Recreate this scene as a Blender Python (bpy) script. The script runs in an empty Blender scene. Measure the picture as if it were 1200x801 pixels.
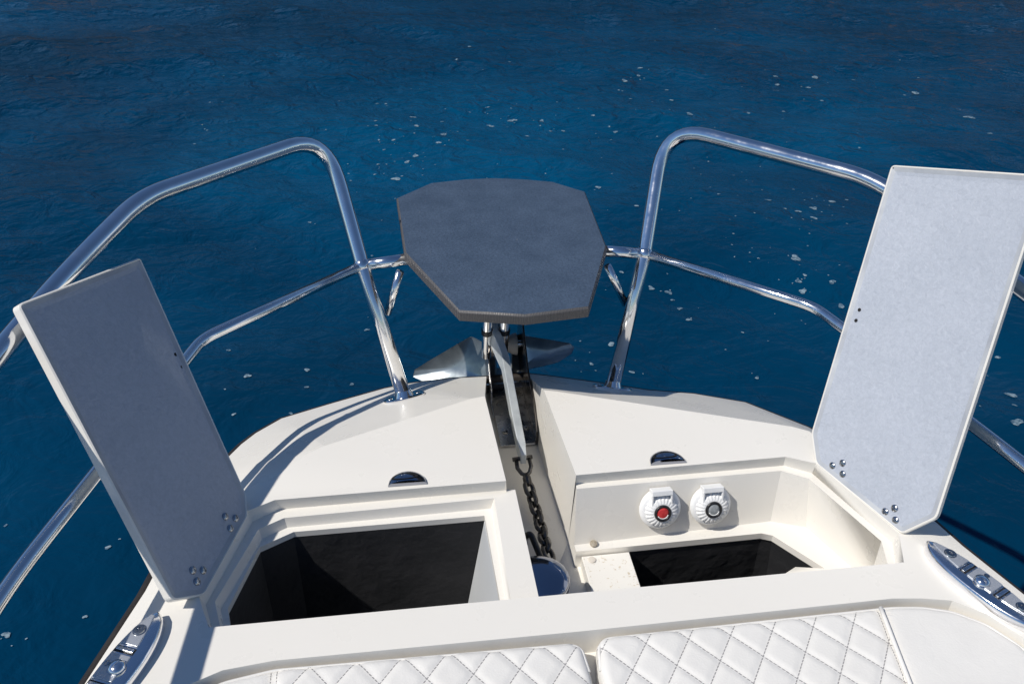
import bpy, bmesh, math, random
import numpy as np
from mathutils import Vector, Matrix, geometry, noise

random.seed(7)
scene = bpy.context.scene
COL = scene.collection
PI = math.pi

# ------------------------------------------------------------------ camera maths
# Boat frame in metres: x to starboard, y forward, z up, z = 0 is the foredeck top.
FPX = 950.0
TVP = np.array([8200.0, -10.0])
PITCH = math.radians(33.0)
_n = np.array([(TVP[0] - 600) / FPX, -(TVP[1] - 400.5) / FPX, -1.0]); _n /= np.linalg.norm(_n)
_up = np.array([0, 1, 0.]); _up -= _n * _up.dot(_n); _up /= np.linalg.norm(_up)
_fw = np.cross(_up, _n)
if _fw[2] > 0: _fw = -_fw
RB = np.array([_n, _fw * math.cos(PITCH) + _up * math.sin(PITCH), _up * math.cos(PITCH) - _fw * math.sin(PITCH)])
CAM = np.array([-0.213, 0.0, 0.969])

def ray(p): return RB @ np.array([(p[0] - 600) / FPX, -(p[1] - 400.5) / FPX, -1.0])
def onz(p, z):
    d = ray(p); return Vector(CAM + d * ((z - CAM[2]) / d[2]))
def ony(p, y):
    d = ray(p); return Vector(CAM + d * ((y - CAM[1]) / d[1]))
def onx(p, x):
    d = ray(p); return Vector(CAM + d * ((x - CAM[0]) / d[0]))
def onpl(p, P0, N):
    d = ray(p); N = np.array(N); t = np.dot(np.array(P0) - CAM, N) / np.dot(d, N); return Vector(CAM + t * d)

# ------------------------------------------------------------------ materials
def mat(name):
    m = bpy.data.materials.new(name); m.use_nodes = True
    nt = m.node_tree; b = nt.nodes['Principled BSDF']
    return m, nt, b
def nd(nt, t, **kw):
    n = nt.nodes.new(t)
    for k, v in kw.items():
        if k in n.inputs: n.inputs[k].default_value = v
        else: setattr(n, k, v)
    return n
def ramp(nt, fac, stops):
    r = nt.nodes.new('ShaderNodeValToRGB'); e = r.color_ramp.elements
    while len(e) < len(stops): e.new(0.5)
    for i, (p, c) in enumerate(stops):
        e[i].position = p; e[i].color = c if len(c) == 4 else (*c, 1)
    nt.links.new(fac, r.inputs['Fac']); return r
def coords(nt, kind='Object'):
    return nt.nodes.new('ShaderNodeTexCoord').outputs[kind]
def noise_n(nt, vec, scale, detail=4, rough=.55, dist=0):
    n = nd(nt, 'ShaderNodeTexNoise'); n.inputs['Scale'].default_value = scale
    n.inputs['Detail'].default_value = detail; n.inputs['Roughness'].default_value = rough
    n.inputs['Distortion'].default_value = dist
    nt.links.new(vec, n.inputs['Vector']); return n
def bump(nt, b, h, strength, dist=.001):
    bp = nd(nt, 'ShaderNodeBump'); bp.inputs['Strength'].default_value = strength; bp.inputs['Distance'].default_value = dist
    nt.links.new(h, bp.inputs['Height']); nt.links.new(bp.outputs['Normal'], b.inputs['Normal']); return bp

def mottled(name, c1, c2, scale, rough, rough2=None, metal=0, bmp=0, bscale=None, bdist=.0005, coat=0, spec=None, detail=5, lo=.35, hi=.65):
    m, nt, b = mat(name); v = coords(nt)
    n = noise_n(nt, v, scale, detail)
    r = ramp(nt, n.outputs['Fac'], [(lo, c1), (hi, c2)])
    nt.links.new(r.outputs['Color'], b.inputs['Base Color'])
    b.inputs['Metallic'].default_value = metal
    b.inputs['Roughness'].default_value = rough
    if rough2 is not None:
        n2 = noise_n(nt, v, scale * 2.3, 4)
        r2 = ramp(nt, n2.outputs['Fac'], [(.3, (rough,) * 3), (.7, (rough2,) * 3)])
        nt.links.new(r2.outputs['Color'], b.inputs['Roughness'])
    if bmp:
        n3 = noise_n(nt, v, bscale or scale * 8, 3)
        bump(nt, b, n3.outputs['Fac'], bmp, bdist)
    if coat: b.inputs['Coat Weight'].default_value = coat; b.inputs['Coat Roughness'].default_value = .077
    if spec is not None: b.inputs['Specular IOR Level'].default_value = spec
    return m

def gelcoat_material():
    m, nt, b = mat('gelcoat'); v = coords(nt)
    n = noise_n(nt, v, 3.5, 5)
    r = ramp(nt, n.outputs['Fac'], [(.3, (.775, .745, .683)), (.7, (.79, .76, .70))])
    # small dirt specks
    n2 = noise_n(nt, v, 120, 2); r2 = ramp(nt, n2.outputs['Fac'], [(.765, (0, 0, 0)), (.79, (1, 1, 1))])
    n4 = noise_n(nt, v, 7, 3); r4 = ramp(nt, n4.outputs['Fac'], [(.58, (0, 0, 0)), (.72, (.4, .4, .4))])
    mu = nd(nt, 'ShaderNodeMath', operation='MULTIPLY'); nt.links.new(r2.outputs[0], mu.inputs[0]); nt.links.new(r4.outputs[0], mu.inputs[1])
    mx = nd(nt, 'ShaderNodeMix', data_type='RGBA'); nt.links.new(mu.outputs[0], mx.inputs['Factor'])
    nt.links.new(r.outputs[0], mx.inputs['A']); mx.inputs['B'].default_value = (.42, .36, .28, 1)
    nt.links.new(mx.outputs['Result'], b.inputs['Base Color'])
    n3 = noise_n(nt, v, 14, 4); r3 = ramp(nt, n3.outputs['Fac'], [(.3, (.26,) * 3), (.7, (.32,) * 3)])
    nt.links.new(r3.outputs[0], b.inputs['Roughness'])
    n5 = noise_n(nt, v, 26, 2); bump(nt, b, n5.outputs['Fac'], .05, .001)
    return m

def steel_material(name, base, rough, rough2, scale=40):
    m, nt, b = mat(name); v = coords(nt)
    b.inputs['Metallic'].default_value = 1
    n = noise_n(nt, v, scale, 4); r = ramp(nt, n.outputs['Fac'], [(.3, tuple(c * .93 for c in base)), (.7, base)])
    nt.links.new(r.outputs[0], b.inputs['Base Color'])
    n2 = noise_n(nt, v, scale * .6, 5, .65); r2 = ramp(nt, n2.outputs['Fac'], [(.35, (rough,) * 3), (.7, (rough2,) * 3)])
    nt.links.new(r2.outputs[0], b.inputs['Roughness'])
    n3 = noise_n(nt, v, 60, 2); bump(nt, b, n3.outputs['Fac'], .06, .0006)
    return m

M = {}
M['gel'] = gelcoat_material()
M['steel'] = steel_material('polished_stainless', (.90, .90, .90), .07, .2)
M['chrome'] = steel_material('chrome', (.90, .90, .92), .09, .22, 25)
M['dull_steel'] = steel_material('dull_stainless', (.58, .57, .56), .2, .36, 60)
M['dark_steel'] = steel_material('dark_stainless', (.16, .15, .14), .12, .3, 30)
M['galv'] = mottled('galvanised', (.40, .45, .47), (.60, .65, .67), 28, .3, .45, metal=.6, bmp=.15, bscale=300)
M['fluke'] = mottled('worn_galvanised', (.27, .31, .33), (.44, .48, .49), 16, .26, .42, metal=.72, bmp=.12, bscale=200)
M['shank'] = mottled('shank_steel', (.50, .54, .56), (.66, .70, .71), 28, .3, .45, metal=.35)
M['chain'] = mottled('chain_steel', (.045, .044, .046), (.12, .115, .11), 90, .25, .42, metal=.85, bmp=.2, bscale=400)
M['hull'] = mottled('hull_paint', (.008, .012, .022), (.012, .017, .03), 4, .18)
M['rub'] = mottled('rub_strip', (.02, .016, .014), (.035, .028, .022), 30, .5)
M['black'] = mottled('black_plastic', (.012, .012, .013), (.022, .022, .024), 30, .35)
M['blackchrome'] = steel_material('black_chrome', (.34, .36, .42), .06, .16, 30)
M['liner'] = mottled('locker_liner', (.010, .011, .013), (.022, .022, .025), 9, .75, bmp=.5, bscale=18, bdist=.01)
M['greywall'] = mottled('grey_gelcoat', (.56, .58, .60), (.62, .64, .66), 6, .4)
M['board'] = mottled('floor_board', (.58, .50, .38), (.79, .765, .71), 150, .45, bmp=.2, bscale=260, lo=.30, hi=.40)
M['white_plastic'] = mottled('white_plastic', (.78, .78, .77), (.83, .83, .82), 20, .38)
M['red'] = mottled('red_rubber', (.42, .02, .022), (.6, .05, .05), 160, .45, bmp=.3, bscale=300)
M['grey_rubber'] = mottled('grey_rubber', (.22, .24, .25), (.34, .36, .37), 160, .45, bmp=.3, bscale=300)
M['cream_rubber'] = mottled('roller_rubber', (.58, .53, .46), (.68, .63, .56), 25, .5)
M['screw_dark'] = steel_material('screw_steel', (.46, .47, .49), .15, .3, 80)
M['tan'] = mottled('tarnished_brass', (.30, .25, .18), (.48, .43, .35), 200, .45)
M['plate'] = mottled('cleat_plate', (.58, .60, .63), (.62, .64, .67), 30, .24, .34, metal=.62)
M['hole'] = mottled('dark_hole', (.004, .004, .004), (.006, .006, .006), 30, .8)

def lining_material():
    m, nt, b = mat('lid_lining'); v = coords(nt)
    n = noise_n(nt, v, 6, 7, .62); n2 = noise_n(nt, v, 130, 4, .75, .8)
    r = ramp(nt, n.outputs['Fac'], [(.28, (.392, .424, .482)), (.72, (.44, .47, .53))])
    r2 = ramp(nt, n2.outputs['Fac'], [(.3, (.74, .75, .77)), (.7, (1.06, 1.06, 1.06))])
    mx = nd(nt, 'ShaderNodeMix', data_type='RGBA', blend_type='MULTIPLY'); mx.inputs['Factor'].default_value = .6
    nt.links.new(r.outputs[0], mx.inputs['A']); nt.links.new(r2.outputs[0], mx.inputs['B'])
    nt.links.new(mx.outputs['Result'], b.inputs['Base Color'])
    b.inputs['Roughness'].default_value = .5
    n3 = noise_n(nt, v, 75, 5, .7, .9); bump(nt, b, n3.outputs['Fac'], .55, .0022)
    return m
M['lining'] = lining_material()
M['rim'] = mottled('lid_rim', (.30, .32, .36), (.46, .48, .50), 14, .45, lo=.3, hi=.7)

def platform_material():
    m, nt, b = mat('platform_top'); v = coords(nt)
    n = noise_n(nt, v, 16, 7, .72); n2 = noise_n(nt, v, 190, 3, .8)
    r = ramp(nt, n.outputs['Fac'], [(.3, (.042, .066, .106)), (.72, (.066, .098, .150))])
    r2 = ramp(nt, n2.outputs['Fac'], [(.32, (.45, .45, .45)), (.68, (1.4, 1.4, 1.4))])
    mx = nd(nt, 'ShaderNodeMix', data_type='RGBA', blend_type='MULTIPLY'); mx.inputs['Factor'].default_value = .55
    nt.links.new(r.outputs[0], mx.inputs['A']); nt.links.new(r2.outputs[0], mx.inputs['B'])
    # pale scratches
    mp = nd(nt, 'ShaderNodeMapping'); mp.inputs['Rotation'].default_value = (0, 0, .5); mp.inputs['Scale'].default_value = (60, 9, 1)
    nt.links.new(v, mp.inputs['Vector'])
    n3 = noise_n(nt, mp.outputs[0], 1.6, 3, .6, 1.0); r3 = ramp(nt, n3.outputs['Fac'], [(.69, (0, 0, 0)), (.75, (.4, .4, .4))])
    mx2 = nd(nt, 'ShaderNodeMix', data_type='RGBA'); nt.links.new(r3.outputs[0], mx2.inputs['Factor'])
    nt.links.new(mx.outputs['Result'], mx2.inputs['A']); mx2.inputs['B'].default_value = (.17, .175, .185, 1)
    nt.links.new(mx2.outputs['Result'], b.inputs['Base Color'])
    b.inputs['Roughness'].default_value = .52
    n4 = noise_n(nt, v, 420, 3, .6); bump(nt, b, n4.outputs['Fac'], .5, .0012)
    return m
M['platform'] = platform_material()
def edge_material():
    m, nt, b = mat('platform_edge'); v = coords(nt)
    w = nd(nt, 'ShaderNodeTexWave', wave_type='BANDS', bands_direction='X'); w.inputs['Scale'].default_value = 110; w.inputs['Distortion'].default_value = 4
    nt.links.new(v, w.inputs['Vector'])
    r = ramp(nt, w.outputs['Fac'], [(.3, (.062, .060, .062)), (.7, (.10, .095, .094))])
    nt.links.new(r.outputs[0], b.inputs['Base Color']); b.inputs['Roughness'].default_value = .45
    bump(nt, b, w.outputs['Fac'], .3, .001)
    return m
M['platform_edge'] = edge_material()

def vinyl_material(name, fam, xmin, xmax, seam):
    """white vinyl; grey thread where the two families of quilting lines run"""
    m, nt, b = mat(name); v = coords(nt)
    sep = nd(nt, 'ShaderNodeSeparateXYZ'); nt.links.new(v, sep.inputs[0])
    def math_(op, a, c):
        n = nd(nt, 'ShaderNodeMath', operation=op)
        for i, s in enumerate((a, c)):
            if s is None: continue
            if isinstance(s, (int, float)): n.inputs[i].default_value = s
            else: nt.links.new(s, n.inputs[i])
        return n.outputs[0]
    X, Y = sep.outputs['X'], sep.outputs['Y']
    masks = []
    for (x0, y0, slope, pitch) in fam:
        u = math_('SUBTRACT', math_('SUBTRACT', X, x0), math_('MULTIPLY', math_('SUBTRACT', Y, y0), slope))
        ph = math_('DIVIDE', u, pitch)
        fr = math_('ABSOLUTE', math_('SUBTRACT', ph, math_('ROUND', ph, None)), None)
        d = math_('MULTIPLY', fr, pitch / math.sqrt(1 + slope * slope))
        line = math_('LESS_THAN', d, .00075)
        # dashes along the line
        dash = math_('GREATER_THAN', math_('FRACT', math_('MULTIPLY', Y, 210), None), .22)
        masks.append(math_('MULTIPLY', line, dash))
    mk = math_('MAXIMUM', masks[0], masks[1])
    sx = math_('SUBTRACT', X, math_('ADD', seam[0], math_('MULTIPLY', math_('SUBTRACT', Y, .707), seam[1])))
    inside = math_('LESS_THAN', sx, 0.0) if seam[2] > 0 else math_('GREATER_THAN', sx, 0.0)
    mk = math_('MULTIPLY', mk, inside)
    for off in seam[3]:
        l = math_('LESS_THAN', math_('ABSOLUTE', math_('SUBTRACT', sx, off), None), .0007)
        dash = math_('GREATER_THAN', math_('FRACT', math_('MULTIPLY', Y, 230), None), .3)
        mk = math_('MAXIMUM', mk, math_('MULTIPLY', l, dash))
    n = noise_n(nt, v, 9, 5); r = ramp(nt, n.outputs['Fac'], [(.3, (.74, .72, .68)), (.7, (.775, .755, .715))])
    mx = nd(nt, 'ShaderNodeMix', data_type='RGBA'); nt.links.new(mk, mx.inputs['Factor'])
    nt.links.new(r.outputs[0], mx.inputs['A']); mx.inputs['B'].default_value = (.29, .28, .275, 1)
    nt.links.new(mx.outputs['Result'], b.inputs['Base Color'])
    b.inputs['Roughness'].default_value = .42
    n2 = noise_n(nt, v, 330, 3, .6); n3 = noise_n(nt, v, 45, 3, .6, .8)
    ad = nd(nt, 'ShaderNodeMath', operation='ADD'); nt.links.new(n2.outputs['Fac'], ad.inputs[0])
    mu = nd(nt, 'ShaderNodeMath', operation='MULTIPLY'); nt.links.new(n3.outputs['Fac'], mu.inputs[0]); mu.inputs[1].default_value = 2.0
    nt.links.new(mu.outputs[0], ad.inputs[1])
    bump(nt, b, ad.outputs[0], .28, .0009)
    return m

def water_material():
    m, nt, b = mat('sea_water'); v = coords(nt)
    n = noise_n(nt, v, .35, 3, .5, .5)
    # lens vignette painted into the base colour: brighter water ahead of the bow
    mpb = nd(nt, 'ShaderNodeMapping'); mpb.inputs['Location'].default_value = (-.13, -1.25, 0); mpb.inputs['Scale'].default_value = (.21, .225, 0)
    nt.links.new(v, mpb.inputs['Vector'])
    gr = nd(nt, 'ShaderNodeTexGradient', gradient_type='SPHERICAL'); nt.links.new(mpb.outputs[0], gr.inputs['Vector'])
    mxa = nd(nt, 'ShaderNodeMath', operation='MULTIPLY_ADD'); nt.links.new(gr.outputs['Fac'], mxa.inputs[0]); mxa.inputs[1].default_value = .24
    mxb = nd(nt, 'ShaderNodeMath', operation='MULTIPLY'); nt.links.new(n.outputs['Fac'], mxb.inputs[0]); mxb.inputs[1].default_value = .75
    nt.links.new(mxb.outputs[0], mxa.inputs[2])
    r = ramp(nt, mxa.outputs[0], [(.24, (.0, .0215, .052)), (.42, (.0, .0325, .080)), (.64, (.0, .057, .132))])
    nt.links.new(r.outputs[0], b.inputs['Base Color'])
    b.inputs['Roughness'].default_value = .0358
    b.inputs['IOR'].default_value = 1.333; b.inputs['Specular IOR Level'].default_value = .21
    mp = nd(nt, 'ShaderNodeMapping'); mp.inputs['Scale'].default_value = (1.0, 1.25, 1.0); mp.inputs['Rotation'].default_value = (0, 0, .35)
    nt.links.new(v, mp.inputs['Vector'])
    def mth(op, a, c):
        n_ = nd(nt, 'ShaderNodeMath', operation=op)
        for k_, q_ in enumerate((a, c)):
            if isinstance(q_, (int, float)): n_.inputs[k_].default_value = q_
            else: nt.links.new(q_, n_.inputs[k_])
        return n_.outputs[0]
    a = noise_n(nt, mp.outputs[0], 1.5, 4, .5, .8)
    c = noise_n(nt, mp.outputs[0], 5.0, 4, .55, .9)
    e = noise_n(nt, mp.outputs[0], 13, 3, .5, .3)
    # calm in the lee of the boat, wind-ruffled further out and in patches
    sp = nd(nt, 'ShaderNodeSeparateXYZ'); nt.links.new(v, sp.inputs[0])
    mr = nd(nt, 'ShaderNodeMapRange', interpolation_type='SMOOTHSTEP'); nt.links.new(sp.outputs['Y'], mr.inputs['Value'])
    mr.inputs['From Min'].default_value = 1.5; mr.inputs['From Max'].default_value = 8.5; mr.inputs['To Min'].default_value = .22; mr.inputs['To Max'].default_value = 1.0
    pt = noise_n(nt, v, .28, 3, .5, .6)
    pr = ramp(nt, pt.outputs['Fac'], [(.3, (.7,) * 3), (.65, (1, 1, 1))])
    amp = mth('MULTIPLY', mr.outputs[0], pr.outputs[0])
    hs = mth('ADD', mth('MULTIPLY', c.outputs['Fac'], .95), mth('MULTIPLY', e.outputs['Fac'], .20))
    hh = mth('ADD', mth('MULTIPLY', a.outputs['Fac'], .65), mth('MULTIPLY', hs, amp))
    bump(nt, b, hh, .8, .10)
    return m
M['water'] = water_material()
def foam_material():
    m, nt, b = mat('sea_foam'); v = coords(nt)
    n = noise_n(nt, v, 55, 3); r = ramp(nt, n.outputs['Fac'], [(.35, (.12, .22, .30)), (.65, (.32, .42, .47))])
    nt.links.new(r.outputs[0], b.inputs['Base Color']); b.inputs['Roughness'].default_value = .6
    r2 = ramp(nt, n.outputs['Fac'], [(.3, (.25,) * 3), (.6, (.75,) * 3)]); nt.links.new(r2.outputs[0], b.inputs['Alpha'])
    return m
M['foam'] = foam_material()
M['rock'] = mottled('shore_rock', (.003, .008, .011), (.13, .075, .035), .13, .9, detail=9, lo=.52, hi=.66)

# ------------------------------------------------------------------ mesh helpers
def tag(o, label=None, cat=None, group=None, kind=None):
    if label: o['label'] = label
    if cat: o['category'] = cat
    if group: o['group'] = group
    if kind: o['kind'] = kind
    return o
def empty(name, loc=(0, 0, 0)):
    o = bpy.data.objects.new(name, None); o.location = loc; COL.objects.link(o); o.empty_display_size = .1; return o
def build(name, bm, material, parent=None, smooth=True, bevel=0, seg=3, angle=30, weld=0, flip=False, recalc=True, subsurf=0):
    if weld: bmesh.ops.remove_doubles(bm, verts=bm.verts, dist=weld)
    if recalc: bmesh.ops.recalc_face_normals(bm, faces=bm.faces)
    if flip: bmesh.ops.reverse_faces(bm, faces=bm.faces)
    me = bpy.data.meshes.new(name); bm.to_mesh(me); bm.free()
    o = bpy.data.objects.new(name, me); COL.objects.link(o)
    mats = material if isinstance(material, (list, tuple)) else [material]
    for m_ in mats: me.materials.append(m_)
    if smooth:
        for p in me.polygons: p.use_smooth = True
    if bevel:
        b = o.modifiers.new('bevel', 'BEVEL'); b.width = bevel; b.segments = seg; b.limit_method = 'ANGLE'; b.angle_limit = math.radians(angle)
        b.use_clamp_overlap = True; b.harden_normals = False
        w = o.modifiers.new('wn', 'WEIGHTED_NORMAL'); w.keep_sharp = False; w.weight = 80
    elif smooth and smooth != 'all':
        try:
            me.set_sharp_from_angle(angle=math.radians(40))
        except Exception: pass
    if subsurf:
        s = o.modifiers.new('sub', 'SUBSURF'); s.levels = subsurf; s.render_levels = subsurf
    if parent: put(o, parent)
    return o
def put(o, parent):
    """parent in world coordinates (keeps the object where it is)"""
    bpy.context.view_layer.update()
    o.parent = parent; o.matrix_parent_inverse = parent.matrix_world.inverted()
    return o

def poly(bm, pts, mi=0):
    """flat (possibly concave) polygon"""
    vs = [bm.verts.new(p) for p in pts]
    try:
        f = bm.faces.new(vs); f.material_index = mi; return f
    except ValueError: return None
def fill(bm, loops):
    """planar polygon with holes"""
    flat = [Vector(p) for l in loops for p in l]
    vs = [bm.verts.new(p) for p in flat]
    for t in geometry.tessellate_polygon([[Vector(p) for p in l] for l in loops]):
        try: bm.faces.new([vs[i] for i in t])
        except ValueError: pass
def strip(bm, a, b, closed=False):
    """quads between two polylines of the same length"""
    va = [bm.verts.new(p) for p in a]; vb = [bm.verts.new(p) for p in b]
    n = len(a)
    for i in range(n if closed else n - 1):
        j = (i + 1) % n
        try: bm.faces.new((va[i], va[j], vb[j], vb[i]))
        except ValueError: pass
def zz(pts, z): return [(p[0], p[1], z) for p in pts]
def mir(pts): return [(-p[0],) + tuple(p[1:]) for p in pts]

def box(bm, c, s, rot=None):
    r = bmesh.ops.create_cube(bm, size=1)
    mtx = Matrix.Translation(Vector(c)) @ (rot.to_4x4() if rot else Matrix()) @ Matrix.Diagonal((*s, 1))
    bmesh.ops.transform(bm, matrix=mtx, verts=r['verts']); return r['verts']

def lathe(bm, prof, mtx=Matrix(), n=40, cap0=True, cap1=True):
    rings = []
    for r, z in prof:
        rings.append([bm.verts.new(mtx @ Vector((r * math.cos(2 * PI * k / n), r * math.sin(2 * PI * k / n), z))) for k in range(n)])
    for a, b in zip(rings, rings[1:]):
        for k in range(n):
            bm.faces.new((a[k], a[(k + 1) % n], b[(k + 1) % n], b[k]))
    if cap0: bm.faces.new(rings[0][::-1])
    if cap1: bm.faces.new(rings[-1])

def fillet(pts, rad, n=8):
    pts = [Vector(p) for p in pts]; out = [pts[0]]
    if not isinstance(rad, (list, tuple)): rad = [rad] * len(pts)
    for i in range(1, len(pts) - 1):
        p, a, c = pts[i], pts[i - 1], pts[i + 1]
        da, dc = (a - p), (c - p); r = min(rad[i], da.length * .48, dc.length * .48)
        s, e = p + da.normalized() * r, p + dc.normalized() * r
        for k in range(n + 1):
            t = k / n; out.append(s * (1 - t) ** 2 + p * 2 * t * (1 - t) + e * t * t)
    out.append(pts[-1]); return out
def tube(bm, path, r, seg=20, closed=False, caps=True):
    path = [Vector(p) for p in path]
    pp = [path[0]]
    for p in path[1:]:
        if (p - pp[-1]).length > 1e-5: pp.append(p)
    path = pp; n = len(path)
    rr = r if isinstance(r, (list, tuple)) else [r] * n
    T = []
    for i in range(n):
        if closed: t = path[(i + 1) % n] - path[i - 1]
        else: t = path[min(i + 1, n - 1)] - path[max(i - 1, 0)]
        T.append(t.normalized())
    u = T[0].orthogonal().normalized(); rings = []
    for i in range(n):
        if i:
            q = T[i - 1].rotation_difference(T[i]); u = q @ u
        u = (u - T[i] * u.dot(T[i])).normalized(); w = T[i].cross(u)
        rings.append([bm.verts.new(path[i] + (u * math.cos(2 * PI * k / seg) + w * math.sin(2 * PI * k / seg)) * rr[i]) for k in range(seg)])
    for i in range(n if closed else n - 1):
        a, b = rings[i], rings[(i + 1) % n]
        off = 0
        if closed and i == n - 1:
            off = min(range(seg), key=lambda o: (a[0].co - b[o].co).length)
        for k in range(seg):
            bm.faces.new((a[k], a[(k + 1) % seg], b[(k + 1 + off) % seg], b[(k + off) % seg]))
    if caps and not closed: bm.faces.new(rings[0][::-1]); bm.faces.new(rings[-1])
def prism(bm, pts, vec):
    """outline extruded by vec"""
    vec = Vector(vec); a = [Vector(p) for p in pts]; b = [p + vec for p in a]
    va = [bm.verts.new(p) for p in a]; vb = [bm.verts.new(p) for p in b]; n = len(a)
    bm.faces.new(va[::-1]); bm.faces.new(vb)
    for i in range(n): bm.faces.new((va[i], va[(i + 1) % n], vb[(i + 1) % n], vb[i]))
def frame(origin, xaxis, zaxis):
    z = Vector(zaxis).normalized(); x = Vector(xaxis); x = (x - z * x.dot(z)).normalized(); y = z.cross(x)
    return Matrix(((x.x, y.x, z.x, origin[0]), (x.y, y.y, z.y, origin[1]), (x.z, y.z, z.z, origin[2]), (0, 0, 0, 1)))

def resample(pts, n):
    pts = [Vector(p) for p in pts]; L = [0]
    for a, b in zip(pts, pts[1:]): L.append(L[-1] + (b - a).length)
    out = []
    for k in range(n):
        s = L[-1] * k / (n - 1); i = max(j for j in range(len(L) - 1) if L[j] <= s + 1e-9)
        t = (s - L[i]) / max(L[i + 1] - L[i], 1e-9); out.append(pts[i].lerp(pts[i + 1], min(t, 1)))
    return out
def round2d(pts, r, n=5):
    """round the corners of a closed plan outline"""
    out = []; m = len(pts)
    for i in range(m):
        p, a, c = Vector(pts[i]), Vector(pts[i - 1]), Vector(pts[(i + 1) % m])
        ri = r[i] if isinstance(r, (list, tuple)) else r
        if ri <= 0: out.append(p); continue
        da, dc = a - p, c - p; q = min(ri, da.length * .45, dc.length * .45)
        s, e = p + da.normalized() * q, p + dc.normalized() * q
        for k in range(n + 1):
            t = k / n; out.append(s * (1 - t) ** 2 + p * 2 * t * (1 - t) + e * t * t)
    return out

# ------------------------------------------------------------------ the boat
WATER_Z = -1.05
boat = empty('motor_boat', (0, 0, WATER_Z))
tag(boat, 'white motor boat with steel bow rails and two raised locker lids', 'boat')

COAM = .784
# chamfer line on the deck top, from the channel outward and aft (port as built, starboard mirrored with its own start)
cl = [(-.073, 1.281), (-.10, 1.276), (-.378, 1.162), (-.412, 1.140), (-.474, 1.062), (-.530, .975), (-.578, .870), (-.605, .74), (-.64, .50), (-.68, 0), (-.70, -.9)]
cr = [(.047, 1.289), (.075, 1.281), (.500, 1.125), (.528, 1.108), (.548, 1.03), (.572, .97), (.600, .87), (.625, .76), (.655, .50), (.69, 0), (.70, -.9)]
gl = [onz((570, 441), -.120), onz((530, 443), -.124), onz((480, 449), -.126), onz((450, 455), -.125), onz((390, 472), -.119), onz((330, 490), -.111), onz((300, 507), -.102), onz((283, 520), -.094),
      Vector((-.590, 1.19, -.068)), Vector((-.608, 1.03, -.036)), Vector((-.624, .87, -.012)), Vector((-.664, .715, -.006)), Vector((-.705, .5, -.006)), Vector((-.75, 0, -.006)), Vector((-.77, -.9, -.006))]
gr = [onz((615, 437), -.120), onz((640, 440), -.122), onz((700, 448), -.126), onz((760, 457), -.121), onz((813, 461), -.113), onz((873, 471), -.105), onz((947, 500), -.086),
      Vector((.622, 1.10, -.05)), Vector((.632, 1.0, -.030)), Vector((.640, .90, -.014)), Vector((.654, .81, -.006)), Vector((.692, .70, -.006)), Vector((.72, .5, -.006)), Vector((.75, 0, -.006)), Vector((.77, -.9, -.006))]

# locker recess outline at deck level (one cut-out: port locker, channel, starboard locker)
rec_l = [(-.062, 1.035), (-.452, 1.031), (-.494, 1.010), (-.541, .843), (-.516, COAM)]
rec_r = [(.062, 1.036), (.452, 1.043), (.500, 1.020), (.560, .843), (.535, COAM)]
led_l = [(-.060, 1.039), (-.447, 1.034), (-.489, 1.009), (-.535, .845), (-.512, COAM)]
led_r = [(.064, 1.041), (.455, 1.047), (.499, 1.021), (.557, .845), (.531, COAM)]
ZL, ZG, ZF = -.025, -.045, -.166       # ledge, gutter flange, well floor

# bow cushion recess
cush_r = [(.018, -.75), (.018, .66), (.024, .698), (.036, .709), (.476, .712), (.521, .707), (.562, .695), (.600, .667), (.626, .626), (.645, .55), (.665, .40), (.685, .10), (.69, -.75)]
cush_l = [(.006, -.75), (.006, .66), (.003, .697), (-.010, .705), (-.419, .712), (-.484, .701), (-.520, .685), (-.560, .655), (-.588, .610), (-.608, .55), (-.640, .40), (-.672, .10), (-.68, -.75)]
rec_c = [(.012, .717), (.48, .720), (.525, .715), (.568, .706), (.605, .677), (.630, .635), (.650, .55), (.672, .40), (.692, .05), (.694, -.8),
         (-.688, -.8), (-.682, .05), (-.648, .40), (-.616, .55), (-.596, .615), (-.568, .664), (-.525, .696), (-.486, .712), (-.42, .719)]

bm = bmesh.new()
outer = cl + cr[::-1] + rec_r + rec_l[::-1]
# order: port chamfer line runs forward->aft; close across the stern; starboard back forward; channel; recess
fill(bm, [[(p[0], p[1], 0) for p in (cl + cr[::-1] + rec_r[:1] + rec_r[1:] + rec_l[::-1])], [(p[0], p[1], 0) for p in rec_c]])
for c, g in ((cl, gl), (cr, gr)):
    n = 40
    a = [Vector((p[0], p[1], 0)) for p in c]; g2 = [Vector(p) for p in g]
    # ladder of triangles keeping the polylines' own vertices
    va = [bm.verts.new(p) for p in a]; vb = [bm.verts.new(p) for p in g2]
    i = j = 0
    la = [0]; lb = [0]
    for k in range(1, len(a)): la.append(la[-1] + (a[k] - a[k - 1]).length)
    for k in range(1, len(g2)): lb.append(lb[-1] + (g2[k] - g2[k - 1]).length)
    while i < len(a) - 1 or j < len(g2) - 1:
        if j == len(g2) - 1 or (i < len(a) - 1 and (a[i + 1] - g2[j]).length < (a[i] - g2[j + 1]).length):
            bm.faces.new((va[i], va[i + 1], vb[j])); i += 1
        else:
            bm.faces.new((va[i], vb[j + 1], vb[j])); j += 1
    # outer edge turned down
    strip(bm, g2, [p + Vector((0, 0, -.03)) for p in g2])
# channel walls
chl_t = [(-.062, 1.035, 0), (-.073, 1.281, 0), tuple(gl[0])]
chl_b = [(-.056, 1.035, ZF), (-.066, 1.281, ZF), (gl[0].x, gl[0].y, ZF)]
chr_t = [(.062, 1.036, 0), (.047, 1.289, 0), tuple(gr[0])]
chr_b = [(.058, 1.036, ZF), (.046, 1.289, ZF), (gr[0].x, gr[0].y, ZF)]
strip(bm, chl_t, chl_b); strip(bm, chr_t, chr_b)
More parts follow.
